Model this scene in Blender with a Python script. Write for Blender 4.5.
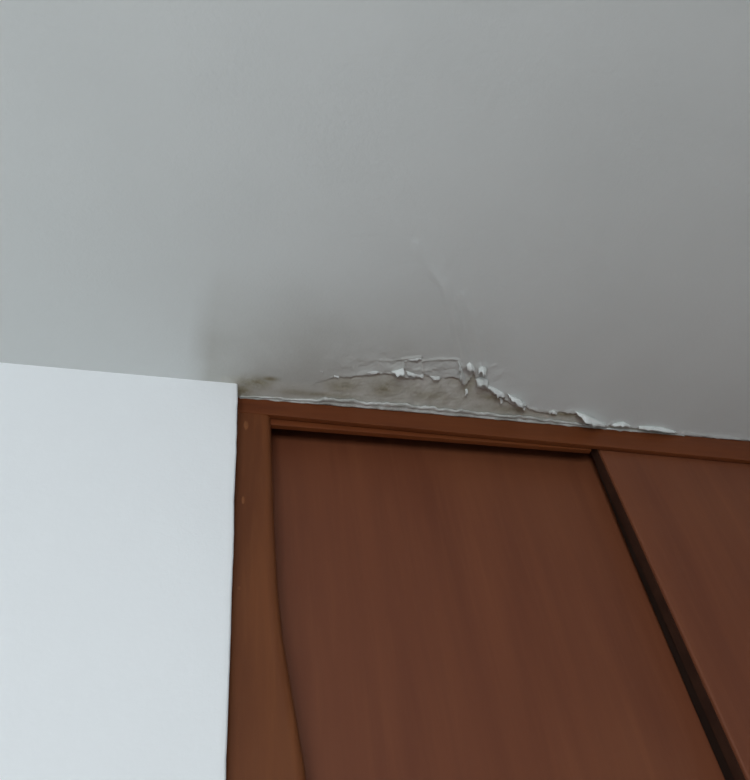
import bpy, bmesh, math, random
from mathutils import Vector, Matrix, noise

random.seed(7)
for o in list(bpy.data.objects):
    bpy.data.objects.remove(o, do_unlink=True)
scene = bpy.context.scene
col = scene.collection

# ---------------------------------------------------------------- camera
EYE = Vector((0.0, 0.0, 1.60))
CEIL = 2.60                                   # ceiling one metre above the lens
cam_d = bpy.data.cameras.new('camera')
cam_d.sensor_fit = 'HORIZONTAL'; cam_d.sensor_width = 36.0; cam_d.lens = 36.0
cam_d.clip_start = 0.02
cam = bpy.data.objects.new('camera', cam_d); col.objects.link(cam)
right = Vector((0.96865175, -0.22130032, -0.11287139))
down = Vector((0.08890713, 0.73307745, -0.67430926))
fwd = Vector((0.23196832, 0.64313578, 0.72977193))
cam.matrix_world = Matrix(((right.x, -down.x, -fwd.x, EYE.x),
                           (right.y, -down.y, -fwd.y, EYE.y),
                           (right.z, -down.z, -fwd.z, EYE.z),
                           (0, 0, 0, 1)))
scene.camera = cam

# ---------------------------------------------------------------- light
world = bpy.data.worlds.new('sky'); scene.world = world
world.use_nodes = True
world.node_tree.nodes['Background'].inputs[0].default_value = (0.62, 0.72, 0.85, 1)
world.node_tree.nodes['Background'].inputs[1].default_value = 0.4

RX0, RX1, RY0, RY1 = -2.10, 2.40, -2.40, 1.56       # room extents
WIN = (-1.60, 0.10, 0.30, 1.60)                     # window opening in the back wall x0 x1 z0 z1
ld = bpy.data.lights.new('window_daylight', 'AREA')
ld.shape = 'RECTANGLE'; ld.size = WIN[1] - WIN[0]; ld.size_y = WIN[3] - WIN[2]
ld.energy = 62; ld.color = (0.925, 0.975, 1.0)
lo = bpy.data.objects.new('window_daylight', ld); col.objects.link(lo)
lo.location = ((WIN[0] + WIN[1]) / 2, RY0 - 0.05, (WIN[2] + WIN[3]) / 2)
lo.rotation_euler = (math.radians(90), 0, 0)        # shines towards +Y, into the room

vs = scene.view_settings
vs.view_transform = 'Standard'; vs.look = 'None'; vs.gamma = 1.0; vs.use_curve_mapping = False
vs.exposure = 0.36

# ---------------------------------------------------------------- materials
def nodes(name):
    m = bpy.data.materials.new(name); m.use_nodes = True
    nt = m.node_tree
    return m, nt, nt.nodes['Principled BSDF']

def mix(nt, fac, a, b, mode='MIX'):
    n = nt.nodes.new('ShaderNodeMix'); n.data_type = 'RGBA'; n.blend_type = mode
    for sock, v in ((n.inputs[0], fac), (n.inputs[6], a), (n.inputs[7], b)):
        if hasattr(v, 'is_output'): nt.links.new(v, sock)
        else: sock.default_value = v if isinstance(v, float) else (*v, 1)
    return n.outputs[2]

def noise_tex(nt, scale, detail=4, rough=0.55, stretch=(1, 1, 1), distortion=0.0):
    tc = nt.nodes.new('ShaderNodeTexCoord'); mp = nt.nodes.new('ShaderNodeMapping')
    mp.inputs['Scale'].default_value = stretch
    nt.links.new(tc.outputs['Object'], mp.inputs['Vector'])
    n = nt.nodes.new('ShaderNodeTexNoise')
    n.inputs['Scale'].default_value = scale; n.inputs['Detail'].default_value = detail
    n.inputs['Roughness'].default_value = rough; n.inputs['Distortion'].default_value = distortion
    nt.links.new(mp.outputs[0], n.inputs['Vector'])
    return n.outputs['Fac']

def ramp(nt, v, p0, p1):
    n = nt.nodes.new('ShaderNodeMapRange'); n.interpolation_type = 'SMOOTHSTEP'
    n.inputs[1].default_value = p0; n.inputs[2].default_value = p1
    nt.links.new(v, n.inputs[0]); return n.outputs[0]

def math_node(nt, op, a, b):
    n = nt.nodes.new('ShaderNodeMath'); n.operation = op
    for s, v in zip(n.inputs, (a, b)):
        if hasattr(v, 'is_output'): nt.links.new(v, s)
        else: s.default_value = v
    return n.outputs[0]

def bump(nt, bsdf, h, strength, dist):
    b = nt.nodes.new('ShaderNodeBump')
    b.inputs['Strength'].default_value = strength; b.inputs['Distance'].default_value = dist
    nt.links.new(h, b.inputs['Height']); nt.links.new(b.outputs[0], bsdf.inputs['Normal'])

def paint_material(name, a, b, rough=0.75, bs=0.25, scale=2.0):
    m, nt, p = nodes(name)
    nt.links.new(mix(nt, ramp(nt, noise_tex(nt, scale), 0.35, 0.65), a, b), p.inputs['Base Color'])
    p.inputs['Roughness'].default_value = rough
    p.inputs['Specular IOR Level'].default_value = 0.3
    bump(nt, p, noise_tex(nt, 160, 3), bs, 0.0015)
    return m

def wood_material(name, dark, mid, light, stretch, rough, rough2, coat=0.0):
    m, nt, p = nodes(name)
    g1 = noise_tex(nt, 3.0, 6, 0.6, stretch, 0.6)
    g2 = noise_tex(nt, 14.0, 5, 0.65, stretch, 0.2)
    blot = noise_tex(nt, 2.2, 2, 0.5)
    c = mix(nt, ramp(nt, g1, 0.3, 0.7), dark, mid)
    c = mix(nt, math_node(nt, 'MULTIPLY', ramp(nt, g2, 0.45, 0.75), 0.25), c, light)
    c = mix(nt, math_node(nt, 'MULTIPLY', ramp(nt, blot, 0.4, 0.7), 0.35), c, light)
    nt.links.new(c, p.inputs['Base Color'])
    mr = nt.nodes.new('ShaderNodeMapRange')
    mr.inputs[3].default_value = rough; mr.inputs[4].default_value = rough2
    nt.links.new(g1, mr.inputs[0]); nt.links.new(mr.outputs[0], p.inputs['Roughness'])
    p.inputs['Specular IOR Level'].default_value = 0.32
    p.inputs['Coat Weight'].default_value = coat; p.inputs['Coat Roughness'].default_value = 0.35
    bump(nt, p, g2, 0.12, 0.0006)
    return m

M = {}
M['wall'] = paint_material('white_wall_paint', (0.85, 0.87, 0.89), (0.87, 0.89, 0.91))
M['room'] = paint_material('room_paint', (0.66, 0.67, 0.67), (0.70, 0.71, 0.71))
M['floor'] = paint_material('floor_tile', (0.20, 0.19, 0.18), (0.26, 0.25, 0.24), 0.4, 0.05, 4)
M['sealant'] = paint_material('aged_sealant', (0.42, 0.42, 0.39), (0.67, 0.68, 0.66), 0.6, 0.5, 34)
M['flake'] = paint_material('peeled_paint_film', (0.70, 0.73, 0.71), (0.78, 0.80, 0.79), 0.6, 0.2, 30)
M['window'] = paint_material('window_frame_paint', (0.75, 0.75, 0.75), (0.8, 0.8, 0.8), 0.4, 0.05)
M['jamb'] = wood_material('varnished_upright', (0.115, 0.031, 0.008), (0.160, 0.046, 0.012), (0.23, 0.079, 0.025), (9, 9, 0.7), 0.5, 0.6)
M['header'] = wood_material('varnished_header', (0.105, 0.024, 0.006), (0.155, 0.038, 0.009), (0.21, 0.062, 0.016), (0.7, 9, 9), 0.5, 0.6)
M['door'] = wood_material('door_veneer', (0.140, 0.041, 0.019), (0.170, 0.052, 0.023), (0.225, 0.079, 0.034), (5, 5, 0.35), 0.42, 0.52, 0.0)
M['edge'] = paint_material('dark_brown_edge', (0.035, 0.014, 0.008), (0.05, 0.02, 0.011), 0.6, 0.1, 20)  # darker brown, only for the right door's side face
M['filler'] = paint_material('wood_filler', (0.19, 0.068, 0.024), (0.24, 0.088, 0.033), 0.7, 0.2, 60)
M['track'] = paint_material('dark_track_and_gap_shade', (0.012, 0.008, 0.006), (0.02, 0.012, 0.009), 0.5, 0.05)  # top track, and the strip that paints shade between the doors

# ceiling: paint, bared plaster and stains chosen by per-point masks
m, nt, p = nodes('damp_ceiling_paint'); M['ceiling'] = m
at = nt.nodes.new('ShaderNodeAttribute'); at.attribute_name = 'wear'
sep = nt.nodes.new('ShaderNodeSeparateColor'); nt.links.new(at.outputs['Color'], sep.inputs[0])
bare, mould, damp = sep.outputs[0], sep.outputs[1], sep.outputs[2]
paintc = mix(nt, ramp(nt, noise_tex(nt, 3.0, 3), 0.3, 0.7), (0.685, 0.703, 0.693), (0.715, 0.733, 0.723))
dampc = mix(nt, ramp(nt, noise_tex(nt, 9.0, 5), 0.3, 0.7), (0.53, 0.53, 0.50), (0.60, 0.605, 0.58))
plaster = mix(nt, ramp(nt, noise_tex(nt, 38.0, 6, 0.65), 0.32, 0.68), (0.53, 0.515, 0.455), (0.65, 0.645, 0.60))
mouldc = mix(nt, ramp(nt, noise_tex(nt, 70.0, 5, 0.7), 0.3, 0.7), (0.24, 0.205, 0.125), (0.40, 0.365, 0.26))
c = mix(nt, damp, paintc, dampc)
c = mix(nt, bare, c, plaster)
mm = math_node(nt, 'MULTIPLY', mould, ramp(nt, noise_tex(nt, 24.0, 6, 0.7), 0.22, 0.52))
c = mix(nt, mm, c, mouldc)
nt.links.new(c, p.inputs['Base Color'])
p.inputs['Roughness'].default_value = 0.8; p.inputs['Specular IOR Level'].default_value = 0.25
bump(nt, p, noise_tex(nt, 140, 4), 0.25, 0.002)

# ---------------------------------------------------------------- helpers
def link(o, parent=None):
    col.objects.link(o)
    if parent: o.parent = parent
    return o

def mesh_obj(name, verts, faces, mat, parent=None, smooth=False):
    me = bpy.data.meshes.new(name); me.from_pydata([tuple(v) for v in verts], [], faces)
    me.update(); me.materials.append(mat)
    if smooth: me.polygons.foreach_set('use_smooth', [True] * len(me.polygons))
    return link(bpy.data.objects.new(name, me), parent)

def box(name, x0, x1, y0, y1, z0, z1, mat, parent=None, bev=0.0, seg=2):
    off = Vector(parent.location) if parent else Vector((0, 0, 0))
    bm = bmesh.new(); bmesh.ops.create_cube(bm, size=1.0)
    for v in bm.verts:
        v.co = Vector((x0 if v.co.x < 0 else x1, y0 if v.co.y < 0 else y1, z0 if v.co.z < 0 else z1)) - off
    if bev: bmesh.ops.bevel(bm, geom=bm.edges[:], offset=bev, segments=seg, profile=0.6, affect='EDGES')
    me = bpy.data.meshes.new(name); bm.to_mesh(me); bm.free(); me.materials.append(mat)
    return link(bpy.data.objects.new(name, me), parent)

def structure(o, label, cat):
    o['kind'] = 'structure'; o['label'] = label; o['category'] = cat
    return o

def lerp(a, b, t): return a + (b - a) * t
def sstep(a, b, v):
    t = max(0.0, min(1.0, (v - a) / (b - a))); return t * t * (3 - 2 * t)
def interp(pts, x):
    if x <= pts[0][0]: return pts[0][1]
    for (x0, y0), (x1, y1) in zip(pts, pts[1:]):
        if x <= x1: return lerp(y0, y1, (x - x0) / (x1 - x0))
    return pts[-1][1]
def seg_dist(px, py, pts):
    best = (1e9, 0.0); n = len(pts) - 1
    for i in range(n):
        ax, ay = pts[i]; bx, by = pts[i + 1]
        dx, dy = bx - ax, by - ay
        t = max(0.0, min(1.0, ((px - ax) * dx + (py - ay) * dy) / (dx * dx + dy * dy)))
        d = math.hypot(px - ax - dx * t, py - ay - dy * t)
        if d < best[0]: best = (d, (i + t) / n)
    return best
# outlines on the ceiling plane, millimetres (x along the wardrobe, y into the wall, z below the ceiling)
EDGE = [(183.1, 902.6), (211.5, 877.1), (231.2, 865.0), (242.7, 858.8), (266.4, 858.2), (286.4, 848.5), (309.7, 845.6), (324.8, 838.9), 
    (339.8, 839.4), (350.7, 845.3), (361.0, 841.6), (365.9, 845.8), (379.3, 846.6), (397.1, 841.9), (399.3, 829.5), (407.5, 838.2), 
    (431.0, 840.1), (452.0, 832.6), (463.9, 833.6), (478.5, 849.2), (484.6, 843.4), (490.1, 818.1), (501.9, 836.3), (515.9, 854.7), 
    (529.4, 853.1), (540.5, 862.0), (555.6, 870.5), (565.3, 869.3), (574.8, 878.7), (589.4, 884.9), (600.2, 891.6), (614.2, 890.0), 
    (630.2, 893.5), (653.4, 899.0), (679.9, 901.4), (694.1, 894.3), (719.9, 894.1), (741.0, 902.8), (757.4, 914.9), (786.7, 925.9), 
    (808.0, 923.5), (814.8, 914.2), (832.4, 918.0), (884.0, 921.0), (931.3, 923.1), (970.6, 926.2), (1028.6, 927.7)]
CREASES = [
 [(315.1, 572.7), (348.2, 614.4), (377.6, 639.4), (410.5, 696.4), (444.1, 757.9), (466.2, 804.1)],
 [(344.0, 559.1), (373.1, 595.4)],
 [(417.6, 655.8), (447.1, 697.7), (478.4, 753.4), (501.1, 804.5)],
 [(386.3, 802.5), (417.5, 793.8), (450.2, 789.6), (464.0, 809.2), (479.7, 846.5)],
 [(310.7, 810.0), (332.5, 809.5), (349.2, 802.7), (380.2, 794.0)],
 [(351.0, 802.4), (358.1, 822.7)],
 [(386.9, 804.8), (394.4, 825.3)],
 [(178.0, 241.2), (203.9, 284.1)],
 [(321.8, 306.9), (357.9, 341.3)]]
FLAKES = [
 ( [(332.7, 833.1), (344.8, 829.2), (356.2, 822.9)] , [(339.0, 836.3, -0.9), (346.3, 834.8, -12.4), (357.5, 829.0, -14.6)] ),
 ( [(351.6, 804.7), (364.7, 798.3), (380.2, 794.0)] , [(354.3, 808.4, -0.7), (367.6, 803.3, -2.0), (385.1, 800.0, -3.1)] ),
 ( [(363.5, 829.2), (379.2, 832.0), (396.3, 832.3)] , [(369.4, 840.6, -5.4), (384.7, 840.4, -3.4), (399.7, 839.3, -2.6)] ),
 ( [(450.9, 791.8), (463.3, 806.9), (475.5, 827.2), (482.7, 843.7)] , [(452.9, 796.0, -5.9), (459.1, 811.7, -8.9), (467.3, 832.2, -9.3), (479.1, 847.6, -4.4)] ),
 ( [(493.7, 805.4), (499.6, 799.9), (508.6, 803.6)] , [(492.3, 809.6, -12.1), (495.6, 805.1, -24.8), (506.1, 808.1, -17.2)] ),
 ( [(496.6, 832.0), (504.4, 826.1), (522.0, 831.3)] , [(501.1, 840.3, -9.4), (508.6, 840.2, -19.5), (522.5, 840.9, -11.5)] ),
 ( [(521.4, 841.4), (535.4, 847.3), (549.5, 853.2), (561.8, 859.4)] , [(523.9, 847.5, -6.8), (537.5, 855.2, -10.5), (551.5, 862.0, -12.4), (566.3, 865.6, -6.7)] ),
 ( [(570.5, 860.9), (584.5, 865.8), (601.5, 872.9), (620.2, 884.0)] , [(573.7, 863.9, -7.5), (585.0, 868.8, -17.5), (601.9, 875.9, -17.5), (618.5, 887.0, -2.7)] ),
 ( [(668.6, 894.5), (675.7, 891.0), (688.0, 895.0)] , [(671.8, 898.8, -2.2), (678.7, 897.4, -5.7), (689.1, 898.9, -1.5)] ),
 ( [(722.3, 889.7), (745.8, 893.9), (772.1, 903.4), (804.8, 916.7)] , [(729.3, 892.7, -8.8), (743.7, 896.9, -22.4), (770.2, 906.4, -21.0), (803.6, 919.7, -7.1)] ),
 ( [(810.6, 914.7), (824.2, 910.3), (837.8, 905.9), (860.4, 914.9)] , [(815.7, 917.7, -2.1), (824.7, 913.3, -8.3), (837.1, 908.9, -11.3), (861.4, 917.9, -1.2)] ),
 ( [(875.5, 913.2), (902.2, 911.7), (929.9, 911.5), (964.5, 919.5)] , [(877.0, 916.2, -5.4), (901.8, 914.7, -9.9), (928.7, 914.5, -11.5), (966.6, 922.5, -4.0)] ),
 ( [(465.9, 797.0), (472.5, 793.8), (482.9, 802.0)] , [(472.2, 808.3, -5.5), (479.9, 811.1, -9.4), (488.9, 811.8, -4.5)] ),
 ( [(236.5, 854.7), (245.8, 856.0)] , [(237.3, 859.6, -1.2), (246.7, 860.8, -1.2)] ),
 ( [(209.9, 847.4), (215.4, 847.9)] , [(210.6, 851.6, -0.6), (216.1, 852.1, -0.6)] ),
 ( [(310.4, 808.9), (319.3, 807.7)] , [(311.3, 812.9, -0.6), (320.2, 811.8, -0.6)] ),
 ( [(486.2, 860.9), (489.2, 858.0)] , [(488.9, 872.1, -4.0), (492.7, 872.7, -5.7)] ),
 ( [(611.2, 887.7), (617.2, 887.0)] , [(614.7, 894.2, -3.9), (618.7, 894.9, -5.5)] ),
 ( [(558.4, 872.8), (564.3, 872.1)] , [(563.4, 884.1, -4.0), (567.7, 885.4, -5.0)] ),
 ( [(408.0, 833.2), (417.9, 834.4), (429.7, 835.4)] , [(411.3, 838.9, -1.4), (421.8, 843.5, -3.1), (431.1, 841.3, -1.5)] ),
 ( [(289.7, 838.5), (301.7, 834.6), (314.7, 835.4)] , [(294.5, 844.2, -1.0), (305.3, 843.9, -2.5), (317.8, 841.2, -1.1)] ),
]

# ---------------------------------------------------------------- ceiling with blistered, peeling paint
WALL_Y, FRONT_Y = 0.8965, 0.928       # white wall face / wardrobe face
EDGE = [(x / 1000, y / 1000) for x, y in EDGE]
CREASES = [[(x / 1000, y / 1000) for x, y in c] for c in CREASES]
#            height, half width
CREASE_SIZE = [(0.0044, 0.0080), (0.0008, 0.0070), (0.0042, 0.0085), (0.0030, 0.0028), (0.0022, 0.0030),
               (0.0025, 0.0022), (0.0022, 0.0022), (0.0006, 0.0050), (0.0010, 0.0040)]
MOULD = [(0.101, 0.891, 0.028, 0.016, 1.0), (0.125, 0.878, 0.016, 0.006, 1.0), (0.080, 0.912, 0.022, 0.018, 1.0), (0.230, 0.905, 0.06, 0.006, 0.8), (0.260, 0.880, 0.030, 0.014, 0.75),
         (0.336, 0.877, 0.022, 0.020, 0.85), (0.425, 0.884, 0.030, 0.012, 0.6), (0.545, 0.874, 0.026, 0.010, 0.85),
         (0.600, 0.900, 0.050, 0.009, 0.7), (0.700, 0.901, 0.040, 0.007, 1.0), (0.490, 0.845, 0.014, 0.025, 0.6),
         (0.180, 0.905, 0.040, 0.008, 0.6)]

def axis(stops):
    out = []
    for (a, b, s) in stops:
        n = max(1, round((b - a) / s)); out += [lerp(a, b, i / n) for i in range(n)]
    return out + [stops[-1][1]]
xs = axis([(RX0, -0.4, 0.2), (-0.4, 0.04, 0.02), (0.04, 0.20, 0.003), (0.20, 0.99, 0.0016), (0.99, 1.2, 0.006), (1.2, RX1, 0.2)])
ys = axis([(RY0, 0.1, 0.2), (0.1, 0.54, 0.012), (0.54, 0.78, 0.004), (0.78, 0.935, 0.0014), (0.935, RY1, 0.1)])

def ceiling_point(x, y):
    h = 0.0; bare = mould = 0.0
    if 0.04 < x < 1.2 and 0.15 < y < 0.94:
        v = Vector((x, y, 0.0))
        for pts, (amp, wid) in zip(CREASES, CREASE_SIZE):
            if abs(x - pts[0][0]) < 0.3:
                d, t = seg_dist(x, y, pts)
                if d < wid * 3.5:
                    h -= amp * math.exp(-(d / wid) ** 2) * (0.85 + 0.25 * noise.noise(v * 30)) * (0.35 + 0.65 * t)
        if y > 0.74:
            jag = 0.0035 * noise.noise(v * 120) + 0.002 * noise.noise(v * 300 + Vector((3, 1, 7)))
            e = interp(EDGE, x) + jag
            dist = y - e                                        # > 0: paint has come off
            bare = sstep(-0.0004, 0.0008, dist) * sstep(0.19, 0.25, x)
            soft = sstep(-0.012, 0.004, y - 0.885) * (1 - sstep(0.19, 0.25, x)) * 0.55
            bl = math.exp(-((x - 0.40) / 0.14) ** 2) * math.exp(-((y - 0.825) / 0.035) ** 2)
            rough_p = bl * (0.0022 * noise.noise(v * 55) + 0.0014 * abs(noise.noise(v * 110)))
            lip = 0.0028 * math.exp(-(dist / 0.009) ** 2) * (0.55 + 0.9 * noise.noise(v * 40)) * sstep(0.22, 0.30, x)
            h_paint = h - lip - rough_p
            h_bare = 0.0013 + 0.0009 * noise.noise(Vector((x * 60, y * 25, 0))) + 0.0004 * noise.noise(v * 150)
            h = lerp(h_paint, h_bare, bare)
            bare = max(bare, soft)
            for mx, my, sx, sy, a in MOULD:
                mould = max(mould, a * math.exp(-((x - mx) / sx) ** 2 - ((y - my) / sy) ** 2))
    # a broad water mark spreads from the corner, with a soft front
    w = Vector((x * 9, y * 9, 0.3))
    dx = sstep(-0.014, 0.022, x + 0.010 * noise.noise(w))
    dy = sstep(0.63, 0.86, y + 0.05 * noise.noise(w + Vector((9, 0, 0))))
    damp = dx * dy * (1 - 0.85 * sstep(0.30, 0.62, x + 0.1 * noise.noise(w * 0.7)))
    return h, bare, mould, min(1.0, damp)

verts = []; cols = []
for y in ys:
    for x in xs:
        h, b, g, d = ceiling_point(x, y)
        verts.append((x, y, CEIL + h)); cols += [b, g, d, 1.0]
nx = len(xs)
faces = [(j * nx + i, (j + 1) * nx + i, (j + 1) * nx + i + 1, j * nx + i + 1)
         for j in range(len(ys) - 1) for i in range(nx - 1)]
ceiling = mesh_obj('ceiling', verts, faces, M['ceiling'], smooth=True)
ca = ceiling.data.color_attributes.new('wear', 'FLOAT_COLOR', 'POINT'); ca.data.foreach_set('color', cols)
structure(ceiling, 'white ceiling with damp patch and peeling paint above the wardrobe', 'ceiling')

def flake(att, free, k):
    """a curled film of paint: hinged on the ceiling, bulging, free edge torn"""
    A = [Vector((x / 1000, y / 1000, CEIL + 0.0012)) for x, y in att]
    F = [Vector((x / 1000, y / 1000, CEIL + z / 1000)) for x, y, z in free]
    n = (len(A) - 1) * 4 + 1; rows = 5; vs_ = []
    for j in range(rows + 1):
        t = j / rows
        for i in range(n):
            s = i / (n - 1) * (len(A) - 1); q = min(int(s), len(A) - 2); u = s - q
            a = A[q].lerp(A[q + 1], u); f = F[q].lerp(F[q + 1], u)
            tt = t * (0.95 + 0.45 * noise.noise(Vector((i * 0.8, k * 3.1, 0))))
            pnt = a.lerp(f, tt)
            bulge = math.sin(min(tt, 1) * math.pi) * 0.22 * (f - a).length
            pnt += Vector((0, -bulge, -bulge * 0.35))
            pnt += noise.noise_vector(pnt * 130 + Vector((k, 0, 0))) * 0.0018 * t
            pnt.z = min(pnt.z, CEIL + 0.0012)
            vs_.append(pnt)
    fs = [(j * n + i, j * n + i + 1, (j + 1) * n + i + 1, (j + 1) * n + i) for j in range(rows) for i in range(n - 1)]
    o = mesh_obj('paint_flake', vs_, fs, M['flake'], ceiling, smooth=True)
    md = o.modifiers.new('thickness', 'SOLIDIFY'); md.thickness = 0.0007; md.offset = 0
    return o
for k, (a, f) in enumerate(FLAKES): flake(a, f, k)

# ---------------------------------------------------------------- room shell
# white wall beside the wardrobe: plastered, edge slightly wavy and rounded
WX1 = 0.0725
prof = [(RX0, RY1), (RX0, WALL_Y)] + [(lerp(RX0, 0.0, i / 6), WALL_Y) for i in range(1, 7)]
prof += [(0.03, WALL_Y), (0.06, WALL_Y)]
rr = 0.004
prof += [(WX1 - rr + rr * math.sin(a), WALL_Y + rr - rr * math.cos(a)) for a in [math.radians(q) for q in (0, 30, 60, 90)]]
prof += [(WX1, 0.915), (WX1, 0.95), (WX1, RY1)]
zs = axis([(0.0, 1.6, 0.2), (1.6, 2.5, 0.02), (2.5, CEIL, 0.006)])
wv = []
for z in zs:
    for (x, y) in prof:
        k = sstep(-0.5, 0.07, x)
        q = Vector((x * 5, y * 5, z * 9))
        wob = 0.0011 * noise.noise(q) + 0.0007 * noise.noise(Vector((0, 0, z * 60)))
        corner = sstep(2.57, 2.6, z)
        wv.append((x + (wob if x > 0.05 and y < 0.93 else 0) - corner * 0.0012 * (x > 0.06), y + 0.0012 * noise.noise(q * 0.6) * (y < 0.9), z))
n = len(prof)
wf = [(j * n + i, j * n + i + 1, (j + 1) * n + i + 1, (j + 1) * n + i) for j in range(len(zs) - 1) for i in range(n - 1)]
structure(mesh_obj('wall_front', wv, wf, M['wall'], smooth=True), 'smooth white plastered wall left of the brown wardrobe', 'wall')

structure(box('floor', RX0, RX1, RY0, RY1, -0.05, 0.0, M['floor']), 'plain beige floor of the room', 'floor')
structure(box('wall_left', RX0 - 0.1, RX0, RY0, RY1, 0, CEIL, M['room']), 'plain off-white side wall on the left', 'wall')
structure(box('wall_right', RX1, RX1 + 0.1, RY0, RY1, 0, CEIL, M['room']), 'plain off-white side wall on the right', 'wall')
wx0, wx1, wz0, wz1 = WIN
bv = []
for (x, z) in ((RX0, 0), (RX1, 0), (RX1, CEIL), (RX0, CEIL), (wx0, wz0), (wx1, wz0), (wx1, wz1), (wx0, wz1)):
    bv += [(x, RY0, z), (x, RY0 - 0.12, z)]
bf = []
for i in range(4):
    j = (i + 1) % 4
    a, b, c_, d = 2 * i, 2 * j, 8 + 2 * j, 8 + 2 * i
    bf += [(a, b, c_, d), (a + 1, d + 1, c_ + 1, b + 1), (d, c_, c_ + 1, d + 1)]
structure(mesh_obj('wall_back', bv, bf, M['room']), 'off-white wall with the window behind the viewer', 'wall')
wb = bmesh.new()
def bar(x0, x1, z0, z1):
    g = bmesh.ops.create_cube(wb, size=1.0)
    for v in g['verts']:
        v.co = Vector((x0 if v.co.x < 0 else x1, RY0 - 0.03 if v.co.y < 0 else RY0 + 0.01, z0 if v.co.z < 0 else z1))
bar(wx0, wx1, wz0, wz0 + 0.05); bar(wx0, wx1, wz1 - 0.05, wz1)
bar(wx0, wx0 + 0.05, wz0 + 0.05, wz1 - 0.05); bar(wx1 - 0.05, wx1, wz0 + 0.05, wz1 - 0.05)
bar((wx0 + wx1) / 2 - 0.03, (wx0 + wx1) / 2 + 0.03, wz0 + 0.05, wz1 - 0.05)
me = bpy.data.meshes.new('window_1'); wb.to_mesh(me); wb.free(); me.materials.append(M['window'])
structure(link(bpy.data.objects.new('window_1', me)), 'white two-light window frame behind the viewer', 'window')

# ---------------------------------------------------------------- built-in sliding wardrobe
WR = 2.30                                    # right end
wardrobe = bpy.data.objects.new('sliding_wardrobe', None); link(wardrobe)
wardrobe.location = (0.0735, FRONT_Y, 0.0)
wardrobe['label'] = 'reddish brown wooden built-in wardrobe with sliding doors reaching the ceiling'
wardrobe['category'] = 'wardrobe'
X0 = 0.0738
off = Vector(wardrobe.location)
def prism(name, quad, y0, y1, mat, parent=wardrobe, bev=0.0015, seg=2):
    """quad: four (x, z) corners counter-clockwise from lower left"""
    bm = bmesh.new()
    a = [bm.verts.new(Vector((x, y0, z)) - off) for x, z in quad]
    b = [bm.verts.new(Vector((x, y1, z)) - off) for x, z in quad]
    bm.faces.new(a); bm.faces.new(b[::-1])
    for i in range(len(quad)):
        j = (i + 1) % len(quad); bm.faces.new((a[j], a[i], b[i], b[j]))
    bmesh.ops.recalc_face_normals(bm, faces=bm.faces[:])
    if bev: bmesh.ops.bevel(bm, geom=bm.edges[:], offset=bev, segments=seg, profile=0.6, affect='EDGES')
    me = bpy.data.meshes.new(name); bm.to_mesh(me); bm.free(); me.materials.append(mat)
    return link(bpy.data.objects.new(name, me), parent)

TOPZ = CEIL - 0.0005
def fas(x): return 1.6 + lerp(0.963, 0.941, (x - 0.074) / (1.119 - 0.074))      # fascia hangs a little lower to the right
header = prism('header_board', [(X0, fas(X0)), (WR, fas(WR)), (WR, TOPZ), (X0, TOPZ)], FRONT_Y, FRONT_Y + 0.010, M['header'])
prism('track_cover', [(0.125, 2.5485), (0.764, 2.5465), (0.764, 2.597), (0.125, 2.597)], 0.9395, 0.9495, M['header'], bev=0.001)
prism('side_upright', [(WR - 0.062, 0.0), (WR, 0.0), (WR, fas(WR)), (WR - 0.062, fas(WR - 0.06))], FRONT_Y + 0.0015, 0.972, M['jamb'], bev=0.004, seg=3)

# left upright: its inner edge is rounded and bows out towards the bottom
up_v = []; Z = axis([(0.0, 1.6, 0.1), (1.6, 2.5628, 0.02)])
for z in Z:
    xr = interp([(0.0, 0.195), (1.6, 0.184), (1.95, 0.1715), (2.06, 0.1570), (2.14, 0.1465), (2.22, 0.1410), (2.32, 0.1385), (2.56, 0.1352)], z)
    for (x, y) in ((X0, 0.980), (X0, 0.9335), (X0 + 0.001, 0.9305), (X0 + 0.004, 0.9295), (X0 + 0.007, 0.9295), (xr - 0.018, 0.9295), (xr - 0.014, 0.9295), (xr - 0.008, 0.9305),
                   (xr - 0.003, 0.934), (xr, 0.942), (xr, 0.950), (xr, 0.980)):
        up_v.append(Vector((x, y, z)) - off)
up_f = [(j * 12 + i, j * 12 + i + 1, (j + 1) * 12 + i + 1, (j + 1) * 12 + i) for j in range(len(Z) - 1) for i in range(11)]
n0 = len(up_v)
up_v += up_v[:12] + up_v[-12:]                # caps on points of their own, so their edges stay crisp
up_f += [tuple(n0 + i for i in range(12)), tuple(n0 + 23 - i for i in range(12))]
mesh_obj('side_upright', up_v, up_f, M['jamb'], wardrobe, smooth=True)

# doors: the left one runs in the rear track, the right one in the front track
rear = prism('sliding_door', [(0.138, 0.06), (1.00, 0.06), (1.00, 2.590), (0.138, 2.590)], 0.990, 1.012, M['door'], bev=0.002)
rear['label'] = 'left door, running in the rear track'
dx0 = 0.783
front = prism('sliding_door', [(dx0, 0.06), (WR - 0.064, 0.06), (WR - 0.064, 2.585), (dx0, 2.585)], 0.940, 0.968, M['door'], bev=0.005, seg=4)
front['label'] = 'right door, running in the front track'
gap_v = []; Z = axis([(0.10, 1.9, 0.15), (1.9, 2.54, 0.03)])
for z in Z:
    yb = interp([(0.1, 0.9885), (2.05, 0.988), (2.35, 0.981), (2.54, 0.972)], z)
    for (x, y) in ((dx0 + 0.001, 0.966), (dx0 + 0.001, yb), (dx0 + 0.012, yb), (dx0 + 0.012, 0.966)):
        gap_v.append(Vector((x, y, z)) - off)
gap_f = [(j * 4 + i, j * 4 + i + 1, (j + 1) * 4 + i + 1, (j + 1) * 4 + i) for j in range(len(Z) - 1) for i in range(3)]
mesh_obj('gap_shade', gap_v, gap_f, M['track'], front)  # added near-black strip: stands in for the shade in the gap behind this door
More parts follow.
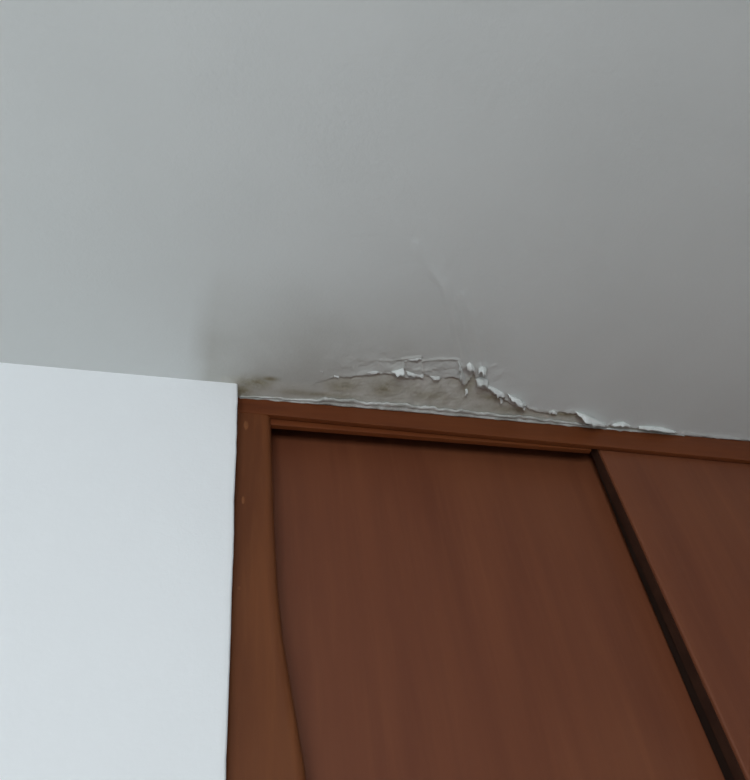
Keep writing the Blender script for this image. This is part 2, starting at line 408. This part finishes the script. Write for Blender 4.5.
prism('dark_edge_strip', [(dx0 - 0.001, 0.063), (dx0 + 0.001, 0.063), (dx0 + 0.001, 2.582), (dx0 - 0.001, 2.582)], 0.946, 0.967, M['edge'], front, bev=0)  # thin strip added to make the door's side face darker than its front
prism('plinth', [(X0 + 0.063, 0.0), (WR - 0.063, 0.0), (WR - 0.063, 0.055), (X0 + 0.063, 0.055)], 0.940, 1.02, M['header'])
box('top_track', X0 + 0.064, WR - 0.064, 0.970, 1.03, 2.5915, 2.5975, M['track'], wardrobe)
prism('back_panel', [(X0, 0.0), (WR, 0.0), (WR, 2.59), (X0, 2.59)], 1.50, 1.52, M['door'], bev=0)
prism('side_panel', [(WR - 0.02, 0.0), (WR, 0.0), (WR, 2.59), (WR - 0.02, 2.59)], 0.975, 1.499, M['door'], bev=0)

# patched nail hole and scuffs of lighter filler on the upright
def blob(name, x, y, z, rx, rz, mat, parent, seed):
    bm = bmesh.new(); ring = []
    c0 = bm.verts.new(Vector((x, y - 0.0012, z)) - off)
    for i in range(14):
        a = i / 14 * math.tau; r_ = 1 + 0.25 * noise.noise(Vector((math.cos(a) * 2, math.sin(a) * 2, seed)))
        ring.append(bm.verts.new(Vector((x + rx * r_ * math.cos(a), y + 0.0006, z + rz * r_ * math.sin(a))) - off))
    for i in range(14): bm.faces.new((c0, ring[(i + 1) % 14], ring[i]))
    bmesh.ops.recalc_face_normals(bm, faces=bm.faces[:])
    me = bpy.data.meshes.new(name); bm.to_mesh(me); bm.free(); me.materials.append(mat)
    me.polygons.foreach_set('use_smooth', [True] * len(me.polygons))
    return link(bpy.data.objects.new(name, me), parent)
blob('filled_nail_hole', 0.0845, FRONT_Y + 0.0015, 2.2065, 0.0035, 0.0045, M['filler'], wardrobe, 1.0)
blob('filled_nail_hole', 0.0880, FRONT_Y + 0.0015, 2.366, 0.0035, 0.012, M['filler'], wardrobe, 4.0)
blob('filled_nail_hole', 0.0905, FRONT_Y + 0.0015, 2.532, 0.0060, 0.016, M['filler'], wardrobe, 8.0)

# ---------------------------------------------------------------- old sealant between header and ceiling
SX = axis([(0.078, 0.99, 0.004)])
sv = []
for x in SX:
    q = Vector((x * 30, 0.0, 1.7))
    w = interp([(0.078, 0.004), (0.10, 0.006), (0.20, 0.010), (0.235, 0.017), (0.30, 0.019), (0.45, 0.018), (0.62, 0.016), (0.72, 0.010), (0.80, 0.004), (0.99, 0.002)], x)
    w *= 1 + 0.35 * noise.noise(q) + 0.3 * noise.noise(q * 3)
    t = 0.0022 + 0.0012 * noise.noise(q * 1.7 + Vector((5, 0, 0)))
    y1 = FRONT_Y + 0.0008
    for (fy, fz) in ((1.0, -0.004), (1.0, 0.0), (0.93, 1.0), (0.66, 0.85), (0.52, 0.30), (0.36, 0.35), (0.22, 1.15), (0.08, 0.9), (0.0, -1.2)):
        fz2 = fz * (1 + 1.0 * noise.noise(Vector((x * 60, fy * 4, 2))))
        sv.append((x, y1 - w * fy if fy < 1 else y1 - w, CEIL - t * fz2))
# profile runs from the ceiling side (fy = 1) to the header side (fy = 0)
k = 9
sf = [(j * k + i, j * k + i + 1, (j + 1) * k + i + 1, (j + 1) * k + i) for j in range(len(SX) - 1) for i in range(k - 1)]
seal = mesh_obj('trim_1', sv, sf, M['sealant'], smooth=True)
structure(seal, 'cracked grey sealant strip between ceiling and wardrobe header', 'trim')
